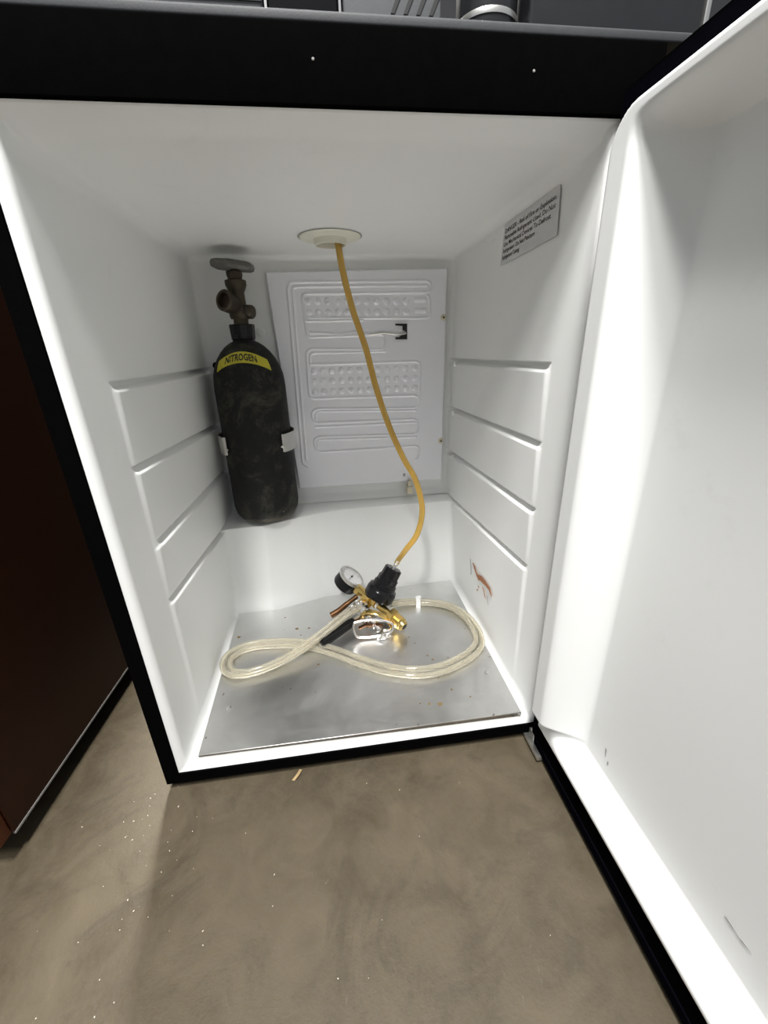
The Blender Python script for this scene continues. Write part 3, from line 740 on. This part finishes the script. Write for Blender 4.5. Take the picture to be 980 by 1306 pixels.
# white tie round both lines
k = min(range(len(Pa)), key=lambda i: (Pa[i]-Vector((.400, .3160, .02))).length + (0 if i > len(Pa)//2 else 9))
mid = (Pa[k]+Pb[k])/2; t = (Pa[k+1]-Pa[k-1]).normalized(); nn = Vector((t.y, -t.x, 0)).normalized(); zz = Vector((0, 0, 1))
ct = top('cable_tie', tuple(mid), 'small white tie clipped around the two clear beer lines', 'cable tie')
mb = MB(); c = mid
for (oo, s_) in (((0, .0066), (.0245, .0012)), ((0, -.0066), (.0245, .0012)), ((.0118, 0), (.0012, .0144)), ((-.0118, 0), (.0012, .0144))):
    mb.add(*box(c+nn*oo[0]+zz*oo[1], (.0090, s_[0], s_[1]), axes=(t, nn, zz)))
mb.build('tie_band', M['dial'], ct, smooth=False)
MB().add(*box(c+nn*.004+zz*.0095-t*.004, (.005, .007, .005), axes=(t, nn, zz), bev=.0008)).build('tie_head', M['dial'], ct)

# ------------------------------------------------------------------ keg coupler
kc = top('keg_coupler', (.285, .235, .0142), 'chrome keg coupler with black lever handle lying in front of the regulator', 'keg coupler')
h0 = Vector((.196, .2020, .0262)); h1 = Vector((.2600, .2480, .0330))
hd = (h1-h0).normalized(); hx = Vector((hd.y, -hd.x, 0)).normalized(); hz = hx.cross(hd).normalized()
V = []; F = []; rings = []
for f, a_, b_ in ((0, .0070, .0060), (.04, .0098, .0088), (.5, .0092, .0082), (.85, .0085, .0075), (1.0, .0070, .0060)):
    for i in range(16):
        q = 2*PI*i/16; cs, sn = math.cos(q), math.sin(q); pw = .6
        V.append(h0+hd*(h1-h0).length*f+hx*(a_*math.copysign(abs(cs)**pw, cs))+hz*(b_*math.copysign(abs(sn)**pw, sn)))
for j in range(4):
    for i in range(16): F.append((j*16+i, j*16+(i+1) % 16, (j+1)*16+(i+1) % 16, (j+1)*16+i))
F += [tuple(range(15, -1, -1)), tuple(64+i for i in range(16))]
MB().add(V, F).build('lever_handle', M['grip'], kc, sharp=40)
MB().add(*lathe([(.0062, 0), (.0062, .0006), (.003, .0008)], h0-hd*.0006, -hd, 14)).build('handle_cap', M['dark'], kc)
MB().add(*tube([h1-hd*.006, h1+hd*.016, (.284, .256, .040)], [.0055, .005, .0045], 12)).build('lever_arm', M['chrome'], kc)
KA = Vector((.42, -.66, -.28)).normalized()    # coupler axis, pointing to the camera side
K0 = Vector((.2830, .2640, .0400))
MB().add(*lathe([(.010, -.022), (.0120, -.018), (.0120, -.006), (.0150, -.004), (.0150, .004), (.0135, .006), (.0135, .016), (.0160, .018), (.0160, .022), (.011, .023)], K0, KA, 30)).build('coupler_body', M['chrome'], kc, sharp=25)
MB().add(*lathe([(.0085, .020), (.0085, .040), (.0070, .041), (.0070, .050), (.0040, .052)], K0, KA, 24)).build('probe', M['chrome'], kc)
# brass ring arching over the top of the coupler
RX = Vector((.30, .0, .30))
P = []
ra, rbv, rn = Vector((.80, -.42, -.10)).normalized(), Vector((.12, .20, .97)).normalized(), None
RC = Vector((.2985, .2440, .0285))
P = smooth_path([(.2700, .2500, .0330), (.2721, .2500, .0395), (.2786, .2470, .0501), (.2923, .2430, .0549), (.3069, .2370, .0536), (.3212, .2310, .0452), (.3309, .2260, .0329), (.3346, .2220, .0220)], 4)
rn = ra.cross(rbv).normalized()
V, F = strip(P, (-.0048, -.0075, -.0030), th=.0024); 
MB().add(V, F).build('brass_ring', M['brass'], kc, sharp=40)
P2 = [p+Vector((-.0020, -.0034, -.0013)) for p in P]; MB().add(*tube(P2, .0016, 8)).build('ring_bead', M['brass'], kc)
# chrome bail frame in front
f0 = [(.2600, .2210, .0490), (.2790, .2225, .0505), (.3020, .2230, .0490), (.3290, .2190, .0420), (.3330, .2150, .0315), (.3220, .2110, .0225), (.3000, .2105, .0205), (.2790, .2110, .0205), (.2630, .2130, .0235), (.2575, .2175, .0370)]
Pf = smooth_path(f0+[f0[0]], 5)
MB().add(*tube(Pf, .0024, 10)).build('bail_frame', M['chrome'], kc)
MB().add(*tube([(.3050, .2040, .0180), (.3110, .2060, .0260), (.3180, .2100, .0270)], .0030, 8)).add(*box((.3090, .2050, .0200), (.018, .003, .008), bev=.001)).build('bail_tab', M['chrome'], kc)
for p, q_, r in (((.270, .236, .024), (.296, .226, .036), .0035), ((.2850, .2400, .022), (.3150, .2240, .034), .0032), ((.262, .244, .034), (.280, .234, .040), .004)):
    MB().add(*tube([p, tuple((Vector(p)+Vector(q_))/2+Vector((0, 0, .004))), q_], r, 10)).build('latch_pin', M['oldbrass'], kc)
MB().add(*tube([(.3140, .2220, .0240), (.3330, .2240, .0215)], .0026, 10)).build('cotter_pin', M['chrome'], kc)
# hose clamps where the beer lines join
for (c_, r) in (((.2690, .2760, .0500), .0078), ((.2780, .2700, .0520), .0075), ((.2590, .2640, .0490), .0070)):
    c_ = Vector(c_); dd = (Vector(A[0])-Vector(A[1])).normalized()
    MB().add(*lathe([(r*.86, -.0035), (r, -.0035), (r, .0035), (r*.86, .0035)], c_, dd, 20, cap=False)).add(*box(c_+Vector((0, 0, r+.001)), (.006, .005, .005), bev=.001)).build('hose_clamp', M['chrome'], kc, sharp=30)
MB().add(*lathe([(.0075, -.004), (.0075, .016), (.0055, .018), (.0055, .026)], Vector((.2770, .2810, .0500)), Vector((.6, .5, .1)), 6)).build('tail_nut', M['brass'], kc, sharp=20)
# tarnished lever running back to the left
MB().add(*tube(smooth_path([(.2150, .2890, .0225), (.2300, .2920, .0290), (.2530, .2980, .0430), (.2720, .3020, .0540)], 5), [.0062]*5+[.0058]*5+[.0048]*6, 14)).build('tarnished_lever', M['oldbrass'], kc, label='tarnished brown lever')

# ------------------------------------------------------------------ brown cabinet on the left
bc = top('cabinet', (-.40, .10, FZ), 'dark reddish brown wooden cabinet standing to the left of the fridge', 'cabinet')
ang = math.radians(-3.1); A0 = Vector((-.169, -.055, 0)); ey = Vector((math.sin(-ang), math.cos(ang), 0)); ex = Vector((ey.y, -ey.x, 0)); ez = Vector((0, 0, 1))
def cb(x0, x1, y0, y1, z0, z1, bev=.0): 
    return box(A0+ex*((x0+x1)/2)+ey*((y0+y1)/2)+ez*((z0+z1)/2), (x1-x0, y1-y0, z1-z0), axes=(ex, ey, ez), bev=bev)
MB().add(*cb(-.018, 0, .0, .60, .005, .95)).build('side_panel', M['wood'], bc, smooth=False)
MB().add(*cb(-.55, -.532, .0, .60, .005, .95)).build('side_panel', M['wood'], bc, smooth=False)
MB().add(*cb(-.532, -.018, .02, .60, .005, .023)).build('bottom_panel', M['wood'], bc, smooth=False)
MB().add(*cb(-.56, .01, -.02, .61, .95, .975, .002)).build('top_panel', M['wood'], bc)
MB().add(*cb(-.532, -.018, .59, .60, .023, .95)).build('back_panel', M['wood'], bc, smooth=False)
MB().add(*cb(-.275, -.002, -.019, -.001, .008, .945, .0015)).build('door', M['wood_lit'], bc)
MB().add(*cb(-.548, -.278, -.019, -.001, .008, .945, .0015)).build('door', M['wood_lit'], bc)
MB().add(*cb(-.0015, .0006, .0, .60, .0045, .0075)).build('edge_band', M['mark'], bc, smooth=False)
MB().add(*cb(-.53, -.035, .030, .045, FZ, .005)).add(*cb(-.050, -.035, .045, .58, FZ, .005)).add(*cb(-.53, -.515, .045, .58, FZ, .005)).build('plinth', M['gasket'], bc, smooth=False)

# ------------------------------------------------------------------ things on top of the refrigerator
WZ = .7680
b = top('card_box', (.10, .07, WZ), 'pale grey carton on the fridge top, at its left end', 'box')
MB().add(*bx(-.05, .2175, .003, .12, WZ, WZ+.14, .002)).build('carton', M['pale'], b)
MB().add(*bx(-.05, .2175, .0018, .0030, WZ+.0045, WZ+.011)).build('printed_band', M['dark'], b, smooth=False)
b = top('drip_tray', (.25, .07, WZ), 'glossy black tray standing on edge between two bright metal rims', 'tray')
MB().add(*bx(.2215, .2735, .006, .10, WZ, WZ+.15, .002)).build('tray_panel', M['gloss'], b)
for x in (.2200, .2750): MB().add(*bx(x-.0009, x+.0009, .003, .10, WZ, WZ+.15)).build('metal_rim', M['chrome'], b, smooth=False)
b = top('grille_plate', (.32, .07, WZ), 'grey plate with slanted dark slots standing on the fridge top', 'plate')
MB().add(*bx(.2775, .3540, .004, .025, WZ, WZ+.15, .002)).build('plate_panel', M['pale'], b)
for i in range(4):
    x = .314+i*.0100
    V = [(x, .0033, WZ+.003), (x+.0028, .0033, WZ+.003), (x+.017, .0033, WZ+.030), (x+.013, .0033, WZ+.030)]
    V += [(p[0], .0039, p[2]) for p in V]
    MB().add(V, [(0, 1, 2, 3), (7, 6, 5, 4)]+[(j, j+4, (j+1) % 4+4, (j+1) % 4) for j in range(4)]).build('slot', M['ink'], b, smooth=False)
b = top('black_can', (.40, .07, WZ), 'dark rounded canister on the fridge top between plate and case', 'canister')
MB().add(*lathe([(.020, 0), (.024, .002), (.025, .006), (.025, .13), (.022, .135), (.003, .136)], (.3990, .030, WZ), seg=40)).build('can_body', M['dark'], b)
MB().add(*lathe([(.0258, .008), (.0262, .010), (.0258, .012)], (.3990, .030, WZ), seg=40, cap=False)).build('rim_bead', M['steel'], b)
b = top('equipment_case', (.52, .10, WZ), 'wide dark grey case on the right of the fridge top', 'case')
MB().add(*bx(.4260, .5780, .004, .20, WZ, WZ+.16, .003)).build('case_shell', M['dark'], b)
MB().add(*bx(.5785, .5830, .003, .20, WZ, WZ+.16, .001)).build('corner_trim', M['steel'], b)

# ------------------------------------------------------------------ debris on the concrete
o = MB().add(*strip(smooth_path([(.153, -.016, FZ+.0008), (.158, -.012, FZ+.0035), (.161, -.007, FZ+.0030), (.163, -.001, FZ+.0008)], 4), (.004, -.002, .001), th=.0006)).build('wood_chip', M['leaf'], origin=(.159, -.009, FZ))
o['label'] = 'small curled dry chip on the concrete below the fridge'; o['category'] = 'chip'
mb = MB(); rg_ = random.Random(3)
for i in range(95):
    if i < 70: x = rg_.gauss(-.02, .045); y = rg_.uniform(-.38, .02)
    else: x = rg_.uniform(-.15, .45); y = rg_.uniform(-.40, -.02)
    s = rg_.uniform(.0003, .0008); a = rg_.uniform(0, PI)
    mb.add(*box((x, y, FZ+s*.25), (s*rg_.uniform(1, 2.6), s, s*.5), axes=(Vector((math.cos(a), math.sin(a), 0)), Vector((-math.sin(a), math.cos(a), 0)), ez)))
o = mb.build('grit', M['grit'], origin=(0, -.2, FZ), smooth=False, kind='stuff'); o['label'] = 'fine pale grit scattered over the concrete floor'; o['category'] = 'grit'
